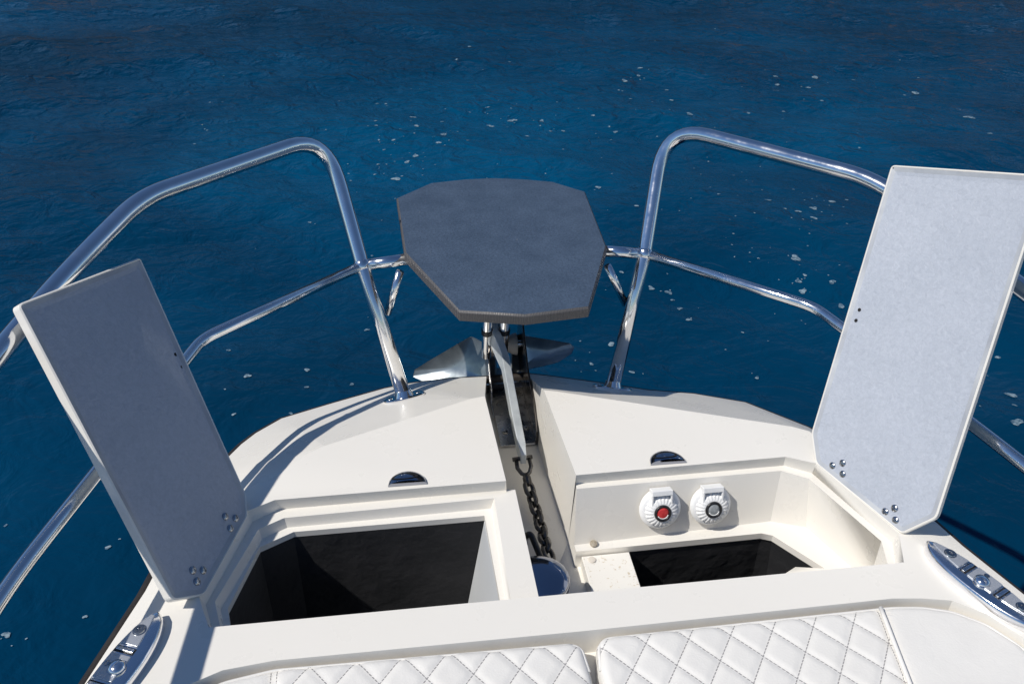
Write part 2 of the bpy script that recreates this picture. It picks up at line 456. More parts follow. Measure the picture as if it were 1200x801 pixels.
# channel floor and windlass well floor
poly(bm, [chl_b[0], chl_b[1], chl_b[2], chr_b[2], chr_b[1], chr_b[0]])
poly(bm, [(-.056, 1.035, ZF), (.058, 1.036, ZF), (.058, .980, ZF), (.165, .980, ZF), (.165, COAM - .02, ZF), (-.088, COAM - .02, ZF), (-.088, 1.035, ZF)])
poly(bm, [(-.088, 1.035, ZF), (-.056, 1.035, ZF), (-.060, 1.039, ZL), (-.088, 1.039, ZL)])
# coaming face
poly(bm, [(rec_l[-1][0], COAM, 0), (rec_r[-1][0], COAM, 0), (rec_r[-1][0], COAM + .003, -.20), (rec_l[-1][0], COAM + .003, -.20)])
# lips
strip(bm, zz(rec_l, 0), zz(led_l, ZL)); strip(bm, zz(rec_r, 0), zz(led_r, ZL))
poly(bm, [(-.062, 1.035, 0), (-.060, 1.039, ZL), (-.056, 1.035, ZF)])
# port ledge, gutter and flange
gut = [(-.084, 1.021), (-.438, 1.013), (-.477, .992), (-.523, .850), (-.506, .797), (-.084, .797)]
gut2 = [(-.090, 1.017), (-.436, 1.010), (-.473, .989), (-.518, .851), (-.502, .801), (-.090, .801)]
hol = [(-.103, 1.001), (-.424, .999), (-.476, .971), (-.508, .852), (-.497, .812), (-.098, .812)]
gut = [tuple(p) for p in gut]
fill(bm, [[(p[0], p[1], ZL) for p in [(-.045, 1.038)] + led_l + [(-.041, COAM)]], zz(gut, ZL)])
strip(bm, zz(gut, ZL), zz(gut2, ZG), True)
fill(bm, [zz(gut2, ZG), zz(hol, ZG)])
strip(bm, zz(hol, ZG), zz(hol, ZG - .012), True)
# divider overhang between port locker and windlass
strip(bm, [(-.045, 1.038, ZL), (-.041, COAM, ZL)], [(-.047, 1.038, ZL - .020), (-.043, COAM, ZL - .020)])
poly(bm, [(-.047, 1.038, ZL - .020), (-.043, COAM, ZL - .020), (-.086, COAM, ZL - .021), (-.086, 1.038, ZL - .021)])
strip(bm, [(-.086, 1.038, ZL - .021), (-.086, COAM, ZL - .021)], [(-.088, 1.038, ZF), (-.088, COAM, ZF)])
# starboard ledge, wall, sill
wt = [(.063, 1.028), (.445, 1.034), (.487, 1.008), (.541, .851), (.520, COAM)]
wb = [(.058, .990), (.434, 1.007), (.494, .985), (.546, .850), (.524, COAM)]
ZS = -.125
strip(bm, zz(led_r, ZL), zz(wt, ZL)); strip(bm, zz(wt, ZL), zz(wb, ZS))
rh = [(.157, .976), (.405, .980), (.424, .972), (.484, .888), (.434, .897), (.390, .875), (.36, .83), (.157, .83)]
fill(bm, [zz([(.058, .975)] + wb + [(.157, COAM)] + rh[-1:0:-1] + [(.157, .976)], ZS)])
strip(bm, zz([(.058, .975), (.157, .976)] + rh[1:], ZS), zz([(.058, .975), (.157, .976)] + rh[1:], ZS - .014))
poly(bm, [(.062, 1.036, 0), (.058, 1.036, ZF), (.058, .975, ZF), (.058, .975, ZS), (.058, .990, ZS), (.063, 1.028, ZL), (.064, 1.041, ZL)])
poly(bm, [(.058, .975, ZS - .014), (.157, .976, ZS - .014), (.157, .976, ZF), (.058, .975, ZF)])
# cushion recess
strip(bm, zz(rec_c, 0), zz([(p[0] * .995, p[1] - .004) for p in rec_c], -.045), True)
fill(bm, [zz([(p[0] * .995, p[1] - .004) for p in rec_c], -.045)])
deck = build('deck', bm, M['gel'], boat, bevel=.005, seg=3, angle=24, weld=.0006)

# hull below the deck edge
bm = bmesh.new()
edge = [Vector(p) for p in gl[::-1]] + [Vector(p) for p in gr]
levels = []
for k, (dz, inset) in enumerate([(-.028, -.004), (-.05, .004), (-.25, .05), (-.6, .14), (-1.35, .30)]):
    ring = []
    for p in edge:
        t = max(0, (p.y - .3) / 1.2)
        q = Vector((p.x * (1 - inset * (.35 + .65 * t)), p.y - inset * max(0, t) * 1.1, max(p.z + dz, -1.5)))
        ring.append(q)
    levels.append(ring)
for a, b in zip(levels, levels[1:]): strip(bm, a, b)
build('hull', bm, M['hull'], boat, smooth='all', weld=.0005)
bm = bmesh.new()
tube(bm, [p + Vector((0, 0, -.014)) + Vector((p.x, max(0, p.y - .9) * .9, 0)).normalized() * .007 for p in edge], .0095, 10)
build('rub_rail', bm, M['rub'], boat, smooth='all')

# locker interiors
bm = bmesh.new()
deep = zz([(-.150, .99), (-.424, .99), (-.476, .965), (-.500, .852), (-.49, .70), (-.14, .70)], -.40)
top = zz([(-.1035, 1.0015), (-.4245, .9995), (-.4765, .9715), (-.5085, .852), (-.4975, .8115), (-.0975, .8115)], ZG - .010)
strip(bm, top[:6], deep[:6]); fill(bm, [deep])
build('locker_bin', bm, M['liner'], boat, smooth=False)
bm = bmesh.new()
prism(bm, [top[0], top[5], (-.142, .700, -.40), (-.155, .99, -.40)], (.012, 0, 0))
o = build('locker_side_panel', bm, M['greywall'], boat, bevel=.003)
bm = bmesh.new()
t2 = zz([(p[0] + (.002 if p[0] > .3 else 0), p[1] + (.002 if p[1] > .95 else -.002)) for p in rh], ZS - .014)
d2 = zz([(.157, 1.0), (.43, 1.0), (.46, .99), (.52, .90), (.49, .80), (.42, .74), (.38, .72), (.157, .72)], -.42)
strip(bm, t2, d2, True); fill(bm, [d2])
build('locker_bin', bm, M['liner'], boat, smooth=False)

# floor board beside the windlass
bm = bmesh.new(); prism(bm, [(.068, .9725, ZF + .002), (.1555, .9735, ZF + .002), (.1555, .795, ZF + .002), (.071, .795, ZF + .002)], (0, 0, .028))
fb = build('floor_board', bm, M['board'], boat, bevel=.0015)
for p in ((.085, .962), (.142, .86)):
    bm = bmesh.new(); lathe(bm, [(.004, 0), (.0075, .0005), (.0065, .002), (.003, .0026)], Matrix.Translation((p[0], p[1], ZF + .0302)), 16); build('screw', bm, M['cream_rubber'], fb)
bm = bmesh.new(); lathe(bm, [(.003, 0), (.007, .0005), (.006, .003), (.002, .0042)], frame((.092, .986, ZS + .004), (1, 0, 0), (0, -.5, 1)), 16); build('drain_screw', bm, M['tan'], boat)

# ------------------------------------------------------------------ locker lids
TH = math.radians(66)
def make_lid(side, A, B, pix, label, trios, holes, TH=TH):
    A, B = Vector(A), Vector(B); h = (B - A).normalized()
    o = Vector((h.y, -h.x, 0)); o = o if o.x * side > 0 else -o
    d = o * math.cos(TH) + Vector((0, 0, math.sin(TH)))
    N = -o * math.sin(TH) + Vector((0, 0, math.cos(TH)))       # inner face, looks inboard and up
    def uv(p):
        q = onpl(p, A, N) - A; return Vector((q.dot(h), q.dot(d), 0))
    P = [uv(p) for p in pix]
    mtx = Matrix(((h.x, d.x, N.x, A.x), (h.y, d.y, N.y, A.y), (h.z, d.z, N.z, A.z), (0, 0, 0, 1)))
    if mtx.to_3x3().determinant() < 0:
        pass
    out = round2d(P, .008, 4)
    c = sum(P, Vector()) / len(P)
    def inset(pts, k):
        r = []; n = len(pts)
        area = sum(pts[i].x * pts[(i + 1) % n].y - pts[(i + 1) % n].x * pts[i].y for i in range(n))
        for i in range(n):
            e1 = (pts[i] - pts[i - 1]).normalized(); e2 = (pts[(i + 1) % n] - pts[i]).normalized()
            s = 1 if area > 0 else -1
            n1 = Vector((-e1.y, e1.x, 0)) * s; n2 = Vector((-e2.y, e2.x, 0)) * s
            b = (n1 + n2); b = b / max(b.length_squared / 2, .5)
            r.append(pts[i] + b * k)
        return r
    W = lambda pts, z: [mtx @ Vector((p.x, p.y, z)) for p in pts]
    bm = bmesh.new(); T = .015 if side < 0 else .010
    i1 = inset(out, .0022)
    strip(bm, W(out, -.002), W(out, -T), True); strip(bm, W(out, -.002), W(i1, 0), True)
    strip(bm, W(i1, 0), W(inset(out, .0035), -.0015), True)
    fill(bm, [W(out, -T)])
    lid = build('hatch_lid', bm, M['gel'], boat, bevel=.0015, angle=40, weld=.0002)
    lid['label'] = label
    # lining: rim band that rises to the edge and a flat field
    bm = bmesh.new()
    a, b_, c_ = inset(out, .0035), inset(out, .0105), inset(out, .017)
    strip(bm, W(a, -.0014), W(b_, -.0032), True)
    build('lining_border', bm, M['rim'], lid, weld=.0002)
    bm = bmesh.new()
    strip(bm, W(b_, -.0032), W(c_, -.0042), True); fill(bm, [W(c_, -.0042)])
    build('lining', bm, M['lining'], lid, weld=.0002)
    for p in trios:
        q = uv(p); bm = bmesh.new()
        lathe(bm, [(.0062, 0), (.006, .0016), (.0042, .003), (.0028, .0033), (.0024, .0022)], mtx @ Matrix.Translation((q.x, q.y, -.0042)), 16)
        build('screw', bm, M['screw_dark'], lid)
    for p in holes:
        q = uv(p); bm = bmesh.new()
        lathe(bm, [(.0034, 0), (.0030, .0006)], mtx @ Matrix.Translation((q.x, q.y, -.0041)), 14)
        build('screw_hole', bm, M['hole'], lid)
    # two hinges under the diagonal edge
    for t in (.22, .78):
        p = A.lerp(B, t); bm = bmesh.new()
        tube(bm, [p - h * .016 - N * .014 - d * .004, p + h * .016 - N * .014 - d * .004], .005, 12)
        box(bm, p - N * .015 + d * .014, (.030, .004, .024), Matrix((h, N, d)).transposed())
        box(bm, p + o * .024 + Vector((0, 0, .000)), (.03, .022, .004), Matrix((h, o, Vector((0, 0, 1)))).transposed())
        build('hinge', bm, M['dull_steel'], lid)
    return lid
make_lid(-1, (-.493, 1.011, .004), (-.538, .843, .004),
         [(21, 356), (165, 301), (289, 578), (291, 604), (240, 697), (203, 703)],
         'locker lid standing open in its own shade, its lining dark blue grey',
         [(266, 604), (278, 606), (272, 618), (228, 667), (240, 667), (233, 680)], [(208, 414), (215.5, 428.5)], math.radians(58))
make_lid(1, (.501, 1.026, .004), (.563, .839, .004),
         [(1044, 193), (1228, 205), (1097, 607), (1056, 626), (955, 543), (950, 507)],
         'locker lid standing open in full sun, its lining pale grey',
         [(974, 545), (986, 542), (986, 555), (1036, 599), (1047, 595), (1048, 609)], [(1005.5, 362.5), (1001.5, 375)])

# ------------------------------------------------------------------ rails
RT = .0155
def make_rail(side, base, bnorm, junc, corner, kink, aft, midk, midaft, brace, plat):
    S = lambda p: Vector((p[0] * 1, p[1], p[2]))
    bm = bmesh.new()
    path = fillet([base, junc, corner, kink, *aft], [0, 0, .115, .05, .1, .1, .1], 10)
    tube(bm, path, RT, 24)
    rail = build('bow_rail', bm, M['steel'], boat, smooth='all')
    bm = bmesh.new(); tube(bm, fillet([junc, midk, *midaft], [0, .03, .1, .1], 8), .0108, 20)
    build('mid_rail', bm, M['steel'], rail, smooth='all')
    bm = bmesh.new(); tube(bm, [junc, plat], .0125, 20); build('platform_stub', bm, M['steel'], rail, smooth='all')
    bm = bmesh.new(); tube(bm, [Vector(brace[0]), Vector(brace[1])], .0085, 16); build('brace', bm, M['steel'], rail, smooth='all')
    # welds
    bm = bmesh.new()
    for p, r in ((junc, .0185),):
        bmesh.ops.create_uvsphere(bm, u_segments=20, v_segments=12, radius=r, matrix=Matrix.Translation(Vector(p)))
    build('weld', bm, M['steel'], rail, smooth='all')
    # oval foot plate lying on the sloping deck edge
    b = Vector(base); up = bnorm if bnorm.z > 0 else -bnorm; ax = Vector((1, -side * .28, 0))
    f = frame(b - up * .001, ax, up)
    bm = bmesh.new(); out = []
    for k in range(40):
        t = 2 * PI * k / 40; cx, sy = math.cos(t), math.sin(t)
        out.append((.044 * math.copysign(abs(cx) ** .7, cx), .027 * math.copysign(abs(sy) ** .8, sy)))
    r0 = [f @ Vector((x, y, 0)) for x, y in out]; r1 = [f @ Vector((x, y, .004)) for x, y in out]; r2 = [f @ Vector((x * .93, y * .9, .006)) for x, y in out]
    strip(bm, r0, r1, True); strip(bm, r1, r2, True); fill(bm, [r2])
    lathe(bm, [(.021, .005), (.019, .010), (.0165, .018)], f, 24, True, True)
    fl = build('foot_plate', bm, M['steel'], rail, angle=25)
    for sx in (-1, 1):
        bm = bmesh.new(); lathe(bm, [(.006, .005), (.0055, .007), (.002, .0078)], f @ Matrix.Translation((sx * .030, 0, 0)), 14); build('screw', bm, M['dull_steel'], rail)
    return rail
jl, jr = Vector((-.305, 1.537, .168)), Vector((.305, 1.537, .168))
from mathutils.bvhtree import BVHTree
bpy.context.view_layer.update()
DECK = BVHTree.FromObject(deck, bpy.context.evaluated_depsgraph_get())
def on_deck(p):
    hit = DECK.ray_cast(Vector(CAM), Vector(ray(p)).normalized()); return hit[0], hit[1]
(bl, bln), (br, brn) = on_deck((474, 466)), on_deck((717.5, 455))
print('post feet', bl, bln, br, brn)
make_rail(-1, bl, bln, jl, ony((382, 157), 1.685), ony((165, 232), 1.313),
          [onx((80, 318), -.725), onx((5, 405), -.765), Vector((-.80, .45, .34)), Vector((-.80, -.9, .34))],
          ony((237, 397), 1.296), [Vector((-.679, .949, .15)), Vector((-.735, .72, .15)), Vector((-.77, -.9, .15))],
          (onz((469, 318), .17), ony((454, 367), 1.50)), onz((482, 303), .178))
make_rail(1, br, brn, jr, ony((779, 146), 1.685), ony((1019, 209), 1.313),
          [onx((1110, 268), .712), onx((1193, 336), .75), Vector((.80, .45, .34)), Vector((.80, -.9, .34))],
          ony((954, 359.6), 1.296), [Vector((.69, .927, .15)), Vector((.725, .74, .15)), Vector((.77, -.9, .15))],
          (onz((712, 312), .17), ony((733, 356), 1.50)), onz((706, 294), .178))

# ------------------------------------------------------------------ platform over the anchor
ptop = [(464.5, 231.5), (504, 214), (545, 209.5), (580, 208), (615, 209.5), (648, 212.5), (686, 224), (711.5, 289), (690.6, 360), (615, 369.5), (538, 364.6), (474, 296.5)]
PT = [onz(p, .200) for p in ptop]
bm = bmesh.new()
strip(bm, [p + Vector((0, 0, -.0035)) for p in PT], [p + Vector((0, 0, -.021)) for p in PT], True)
cen = sum(PT, Vector()) / len(PT)
inn = [p + (cen - p).normalized() * .0045 for p in PT]
bot = [p + Vector((0, 0, -.021)) for p in PT]
fill(bm, [bot])
strip(bm, [p + Vector((0, 0, -.0035)) for p in PT], inn, True)
plat = build('bow_platform', bm, M['platform_edge'], boat, weld=.0003, bevel=.0015, angle=40)
bm = bmesh.new(); fill(bm, [inn]); build('tread', bm, M['platform'], plat, smooth=False)

# ------------------------------------------------------------------ bow roller
bm = bmesh.new()
xl, xr = -.036, .040
y0, y1 = 1.312, 1.60
box(bm, ((xl + xr) / 2, (y0 + y1) / 2, ZF + .006), (xr - xl, y1 - y0, .005))
roll = build('bow_roller', bm, M['dull_steel'], boat, bevel=.001)
for x, mm in ((xl - .002, 'dull_steel'), (xr + .002, 'dark_steel')):
    bm = bmesh.new()
    low = x < 0
    ya = y0 + .10 if low else y0
    prism(bm, [(x - .002, ya, ZF + .004), (x - .002, ya, ZF + (.008 if low else .040)), (x - .002, ya + .05, ZF + (.012 if low else .075)), (x - .002, 1.46, -.125 if low else -.060), (x - .002, 1.56, -.06 if low else .012), (x - .002, 1.60, -.05 if low else .010), (x - .002, 1.62, -.09), (x - .002, 1.56, ZF + .004)], (.004, 0, 0))
    build('cheek_plate', bm, M[mm], roll, bevel=.001)
bm = bmesh.new(); lathe(bm, [(.012, -.031), (.026, -.031), (.026, -.026), (.017, -.006), (.017, .006), (.026, .026), (.026, .031), (.012, .031)], frame((.002, 1.575, -.075), (0, 1, 0), (1, 0, 0)), 32)
build('roller', bm, M['cream_rubber'], roll, angle=30)
bm = bmesh.new(); lathe(bm, [(.008, -.046), (.008, .046)], frame((.002, 1.575, -.075), (0, 1, 0), (1, 0, 0)), 16); build('pin', bm, M['steel'], roll)
for p in ((592, 506), (617, 501)):
    q = onz(p, ZF + .009); bm = bmesh.new(); lathe(bm, [(.0065, 0), (.0055, .0025), (.002, .0035)], Matrix.Translation(q), 14); build('bolt', bm, M['dull_steel'], roll)
for px_ in ((570, 405), (590, 404)):
    q = ony(px_, 1.52); tp = Vector((q.x, 1.47, .178))
    bm = bmesh.new(); tube(bm, [q + Vector((0, 0, -.03)), q, tp], .011, 18); build('support_post', bm, M['steel'], roll, smooth='all')
    a = q.lerp(tp, .18); b = q.lerp(tp, .24)
    bm = bmesh.new(); tube(bm, [a, b], .0128, 18); build('rubber_ring', bm, M['black'], roll)

# ------------------------------------------------------------------ anchor (held in the roller)
anch = empty('anchor', (0, 1.5, -.1))
tag(anch, 'galvanised plough anchor with two flukes hanging in the bow roller under the dark platform', 'anchor')
sh0, sh1, sh2, sh3 = onz((613.5, 538), -.100), onz((604, 490), -.075), ony((592, 425), 1.44), ony((577, 388), 1.53)
bm = bmesh.new()
def bar(bm, secs):
    rings = []
    for c, w, hgt, tw in secs:
        t = math.radians(tw)
        rings.append([bm.verts.new(c + Vector((math.cos(t) * sx * w - math.sin(t) * sz * hgt * 0, 0, 0)) + Vector((math.sin(t) * .6 * sx * w, 0, sz * hgt + math.sin(t) * sx * w * .6))) for sx, sz in ((-1, -1), (1, -1), (1, 1), (-1, 1))])
    for a, b in zip(rings, rings[1:]):
        for k in range(4): bm.faces.new((a[k], a[(k + 1) % 4], b[(k + 1) % 4], b[k]))
    bm.faces.new(rings[0][::-1]); bm.faces.new(rings[-1])
bar(bm, [(sh0, .0055, .012, 0), (sh0.lerp(sh1, .25), .008, .015, 0), (sh1, .0095, .018, -10), (sh2, .0125, .022, -25), (sh2.lerp(sh3, .35), .0135, .024, -25), (sh3, .0115, .024, -10), (sh3 + Vector((0, .12, -.06)), .010, .022, 0)])
build('shank', bm, M['shank'], anch, bevel=.0015, angle=25)
P0 = Vector((.0, 1.56, -.10))
NL, NR_ = Vector((-.60, -.66, .45)), Vector((.42, -.62, .66))
for Nn, px_, dx in ((NL, [(484, 441), (486, 433), (500, 424), (551, 394), (566, 402), (580, 420), (580, 452), (540, 456), (505, 452)], 1),
                    (NR_, [(600, 391), (606, 392), (640, 397), (668, 402), (673, 407), (670, 414), (655, 424), (640, 428), (612, 434), (600, 440)], -1)):
    pts = [onpl(p, P0, Nn) for p in px_]; nn = Nn.normalized()
    cen_ = sum(pts, Vector()) / len(pts); dense = []
    for k in range(len(pts)):
        for q in range(4): dense.append(pts[k].lerp(pts[(k + 1) % len(pts)], q / 4))
    bm = bmesh.new(); prev = None; lows = []
    for sc, dz in ((1, 0), (.97, -.0015), (.82, -.006), (.62, -.0125), (.40, -.018), (.18, -.021)):
        ring = [cen_ + (p - cen_) * sc + nn * dz for p in dense]
        if prev: strip(bm, prev, ring, True)
        prev = ring
    fill(bm, [prev])
    back = [p - nn * .008 for p in dense]; strip(bm, dense, back, True)
    strip(bm, back, [cen_ + (p - cen_) * .5 - nn * .024 for p in dense], True); fill(bm, [[cen_ + (p - cen_) * .5 - nn * .024 for p in dense]])
    build('fluke', bm, M['fluke'], anch, weld=.0002, angle=30)
bm = bmesh.new(); prism(bm, [(-.012, 1.55, .005), (.012, 1.55, .005), (.012, 1.70, -.09), (-.012, 1.70, -.09)], (0, -.01, -.05)); build('crown', bm, M['galv'], anch, bevel=.003)

# ------------------------------------------------------------------ chain
chain = empty('anchor_chain', (0, 1.1, -.15))
tag(chain, 'dark steel chain running down the white channel from anchor shank to windlass', 'chain')
cp = [onz((614, 545), -.112), onz((620, 572), -.135), onz((629, 600), -.146), onz((636, 625), -.140), onz((641, 644), -.118), onz((646, 660), -.118)]
path = resample(fillet(cp, .05, 6), 400)
tot = sum((b - a).length for a, b in zip(path, path[1:]))
def at(s):
    i = min(int(s / tot * 399), 398); return path[i], (path[min(i + 3, 399)] - path[max(i - 3, 0)]).normalized()
def link_bm(c, t, roll, L, Wd, r):
    side = t.cross(Vector((0, 0, 1))).normalized(); upv = side.cross(t)
    u = side * math.cos(roll) + upv * math.sin(roll)
    pts = []
    hw = Wd / 2 - r; hl = L / 2 - r - hw
    for k in range(9): a = -PI / 2 + PI * k / 8; pts.append(c + t * (hl + hw * math.cos(a)) + u * hw * math.sin(a))
    for k in range(9): a = PI / 2 + PI * k / 8; pts.append(c + t * (-hl + hw * math.cos(a)) + u * hw * math.sin(a))
    bm = bmesh.new(); tube(bm, pts, r, 10, closed=True); return bm
pitch = .0235; s = .050; k = 0
while s < tot - .004:
    c, t = at(s); build('link', link_bm(c, t, (PI / 2 + .5) if k % 2 else .45, .038, .0265, .0045), M['chain'], chain, smooth='all'); s += pitch; k += 1
# shackle and swivel
c, t = at(.004)
sd = t.cross(Vector((0, 0, 1))).normalized()
bm = bmesh.new(); tube(bm, [c - t * .020 - sd * .013, c - sd * .014, c + t * .012 - sd * .008, c + t * .017, c + t * .012 + sd * .008, c + sd * .014, c - t * .020 + sd * .013], .0042, 12)
tube(bm, [c - t * .019 - sd * .020, c - t * .019 + sd * .020], .0045, 12)
build('shackle', bm, M['chain'], chain, smooth='all')
c, t = at(.030); bm = bmesh.new()
tube(bm, [c - t * .013, c - t * .004, c + t * .006, c + t * .013], [.005, .0085, .0085, .005], 14); build('swivel', bm, M['chain'], chain, smooth='all')

# ------------------------------------------------------------------ windlass
wc = onz((633, 677), -.068); wz = -.068
W0 = Matrix.Translation((wc.x, wc.y, 0))
bm = bmesh.new(); lathe(bm, [(.058, ZF), (.060, ZF + .012), (.056, ZF + .022), (.040, ZF + .026), (.032, ZF + .03)], W0, 48); wl = build('windlass', bm, M['chrome'], boat, angle=30)
bm = bmesh.new(); lathe(bm, [(.030, ZF + .026), (.046, ZF + .030), (.047, ZF + .036), (.034, ZF + .046), (.034, ZF + .052), (.047, ZF + .062), (.047, ZF + .068), (.040, ZF + .070)], W0, 48); build('gypsy', bm, M['dark_steel'], wl, angle=30)
bm = bmesh.new(); lathe(bm, [(.044, wz - .026), (.0475, wz - .024), (.0485, wz - .012), (.0475, wz - .008), (.0485, wz - .004), (.047, wz + .001), (.042, wz + .0045), (.034, wz + .0075), (.022, wz + .0095), (.010, wz + .0103), (.0005, wz + .0105)], W0, 64, True, False); build('drum_cap', bm, M['blackchrome'], wl, angle=25)
hq = onz((622, 658), wz + .008)
bm = bmesh.new(); lathe(bm, [(.011, -.0035), (.012, .0008), (.010, .0016)], Matrix.Translation((hq.x, hq.y, wz + .0068)) @ Matrix.Diagonal((1.15, .8, 1, 1)), 24); build('drum_socket', bm, M['hole'], wl)
g = onz((625, 640), -.09)
bm = bmesh.new(); tube(bm, fillet([g + Vector((-.022, -.006, -.06)), g + Vector((-.018, .010, .010)), g + Vector((-.004, .012, .022)), g + Vector((.006, -.004, -.002)), g + Vector((.016, -.020, -.025))], .02, 8), .0055, 12); build('chain_guide', bm, M['black'], wl, smooth='all')
bm = bmesh.new(); tube(bm, fillet([g + Vector((-.012, .002, -.06)), g + Vector((-.010, .015, .005)), g + Vector((.000, .010, .016)), g + Vector((.012, -.010, -.012))], .02, 8), .003, 10); build('guide_trim', bm, M['chrome'], wl, smooth='all')

# ------------------------------------------------------------------ foot switches on the starboard locker wall
def foot_switch(c, btn, label):
    n = Vector((0, -.925, .38)).normalized(); f = frame(c, (1, .03, 0), n)     # local y points up the wall
    bm = bmesh.new(); lathe(bm, [(.0375, 0), (.0385, .0022), (.0370, .0050), (.0335, .0080), (.030, .0092)], f @ Matrix.Translation((0, -.001, -.0005)), 56)
    sw = build('foot_switch', bm, M['white_plastic'], boat, angle=30); sw['label'] = label
    # ribbed bellows
    bm = bmesh.new(); n_ = 88; rings = []
    for r, z in ((.0292, .0085), (.0286, .0112), (.0225, .0162), (.0175, .0180), (.0150, .0182)):
        am = .0009 if r > .016 else 0
        rings.append([bm.verts.new(f @ Vector(((r + (am if k % 4 < 2 else -am)) * math.cos(2 * PI * k / n_), (r + (am if k % 4 < 2 else -am)) * math.sin(2 * PI * k / n_) - .003, z))) for k in range(n_)])
    for a, b in zip(rings, rings[1:]):
        for k in range(n_): bm.faces.new((a[k], a[(k + 1) % n_], b[(k + 1) % n_], b[k]))
    bm.faces.new(rings[-1])
    build('ribbed_ring', bm, M['white_plastic'], sw, smooth=False)
    bm = bmesh.new()
    ring = [f @ Vector((.0132 * math.cos(2 * PI * k / 40), .0132 * math.sin(2 * PI * k / 40) - .004, .0186)) for k in range(40)]
    tube(bm, ring, .0026, 10, closed=True); build('button_ring', bm, M['black'], sw, smooth='all')
    bm = bmesh.new(); lathe(bm, [(.0115, .0172), (.0110, .0192), (.007, .0204), (.001, .0208)], f @ Matrix.Translation((0, -.004, 0)), 32); build('button', bm, btn, sw, smooth='all')
    bm = bmesh.new(); arc = [f @ Vector((.0098 * math.cos(t), .0098 * math.sin(t) - .004, .0196)) for t in [PI * (1.15 + .75 * k / 14) for k in range(15)]]
    tube(bm, arc, .0009, 8); build('button_rim', bm, M['white_plastic'], sw, smooth='all')
    # hood: hinge bar across the top with two tapering arms
    bm = bmesh.new()
    box(bm, f @ Vector((0, .0335, .0100)), (.038, .010, .019), f.to_3x3())
    for sx in (-1, 1):
        x = sx * .0175
        prism(bm, [f @ Vector((x - .0018, .030, .001)), f @ Vector((x - .0018, .030, .0192)), f @ Vector((x - .0018, -.012, .0125)), f @ Vector((x - .0018, -.018, .005))], f.to_3x3() @ Vector((.0036, 0, 0)))
    build('hood', bm, M['white_plastic'], sw, bevel=.0012, weld=0)
foot_switch(onpl((773, 594), (0, 1.0275, -.025), (0, -.925, .38)), M['red'], 'white foot switch with a red button')
foot_switch(onpl((832, 590), (0, 1.0315, -.025), (0, -.925, .38)), M['grey_rubber'], 'white foot switch with a grey button')

# ------------------------------------------------------------------ lid latches on the deck
def latch(c):
    bm = bmesh.new(); ny, nx = 12, 28
    prof = []
    grid = []
    for j in range(ny + 1):
        v = j / ny; row = []
        for i in range(nx + 1):
            u = -1 + 2 * i / nx
            yy = v * math.sqrt(max(0, 1 - abs(u) ** 2.6))
            hz = .012 * math.sqrt(max(0, 1 - min(1, u * u * .96 + (yy) ** 2 * .98))) 
            row.append(bm.verts.new((c[0] + u * .033, c[1] + yy * .034, .0006 + hz)))
        grid.append(row)
    for j in range(ny):
        for i in range(nx):
            bm.faces.new((grid[j][i], grid[j][i + 1], grid[j + 1][i + 1], grid[j + 1][i]))
    lo = [bm.verts.new((c[0] - .033 + .066 * i / nx, c[1], .0004)) for i in range(nx + 1)]
    for i in range(nx): bm.faces.new((lo[i], lo[i + 1], grid[0][i + 1], grid[0][i]))
    l = build('pull_latch', bm, M['blackchrome'], boat, weld=.0002)
    bm = bmesh.new(); out = [Vector((c[0] - .004 + .023 * math.cos(t), c[1] + .013 + .0088 * math.sin(t), 0)) for t in [2 * PI * k / 28 for k in range(28)]]
    out = [Vector((p.x, p.y, .0015 + .012 * math.sqrt(max(0, 1 - min(1, ((p.x - c[0]) / .033) ** 2 * .96 + ((p.y - c[1]) / .034) ** 2 * .98))))) for p in out]
    fill(bm, [out]); build('finger_recess', bm, M['hole'], l)
latch((-.2315, 1.041)); latch((.2325, 1.046))

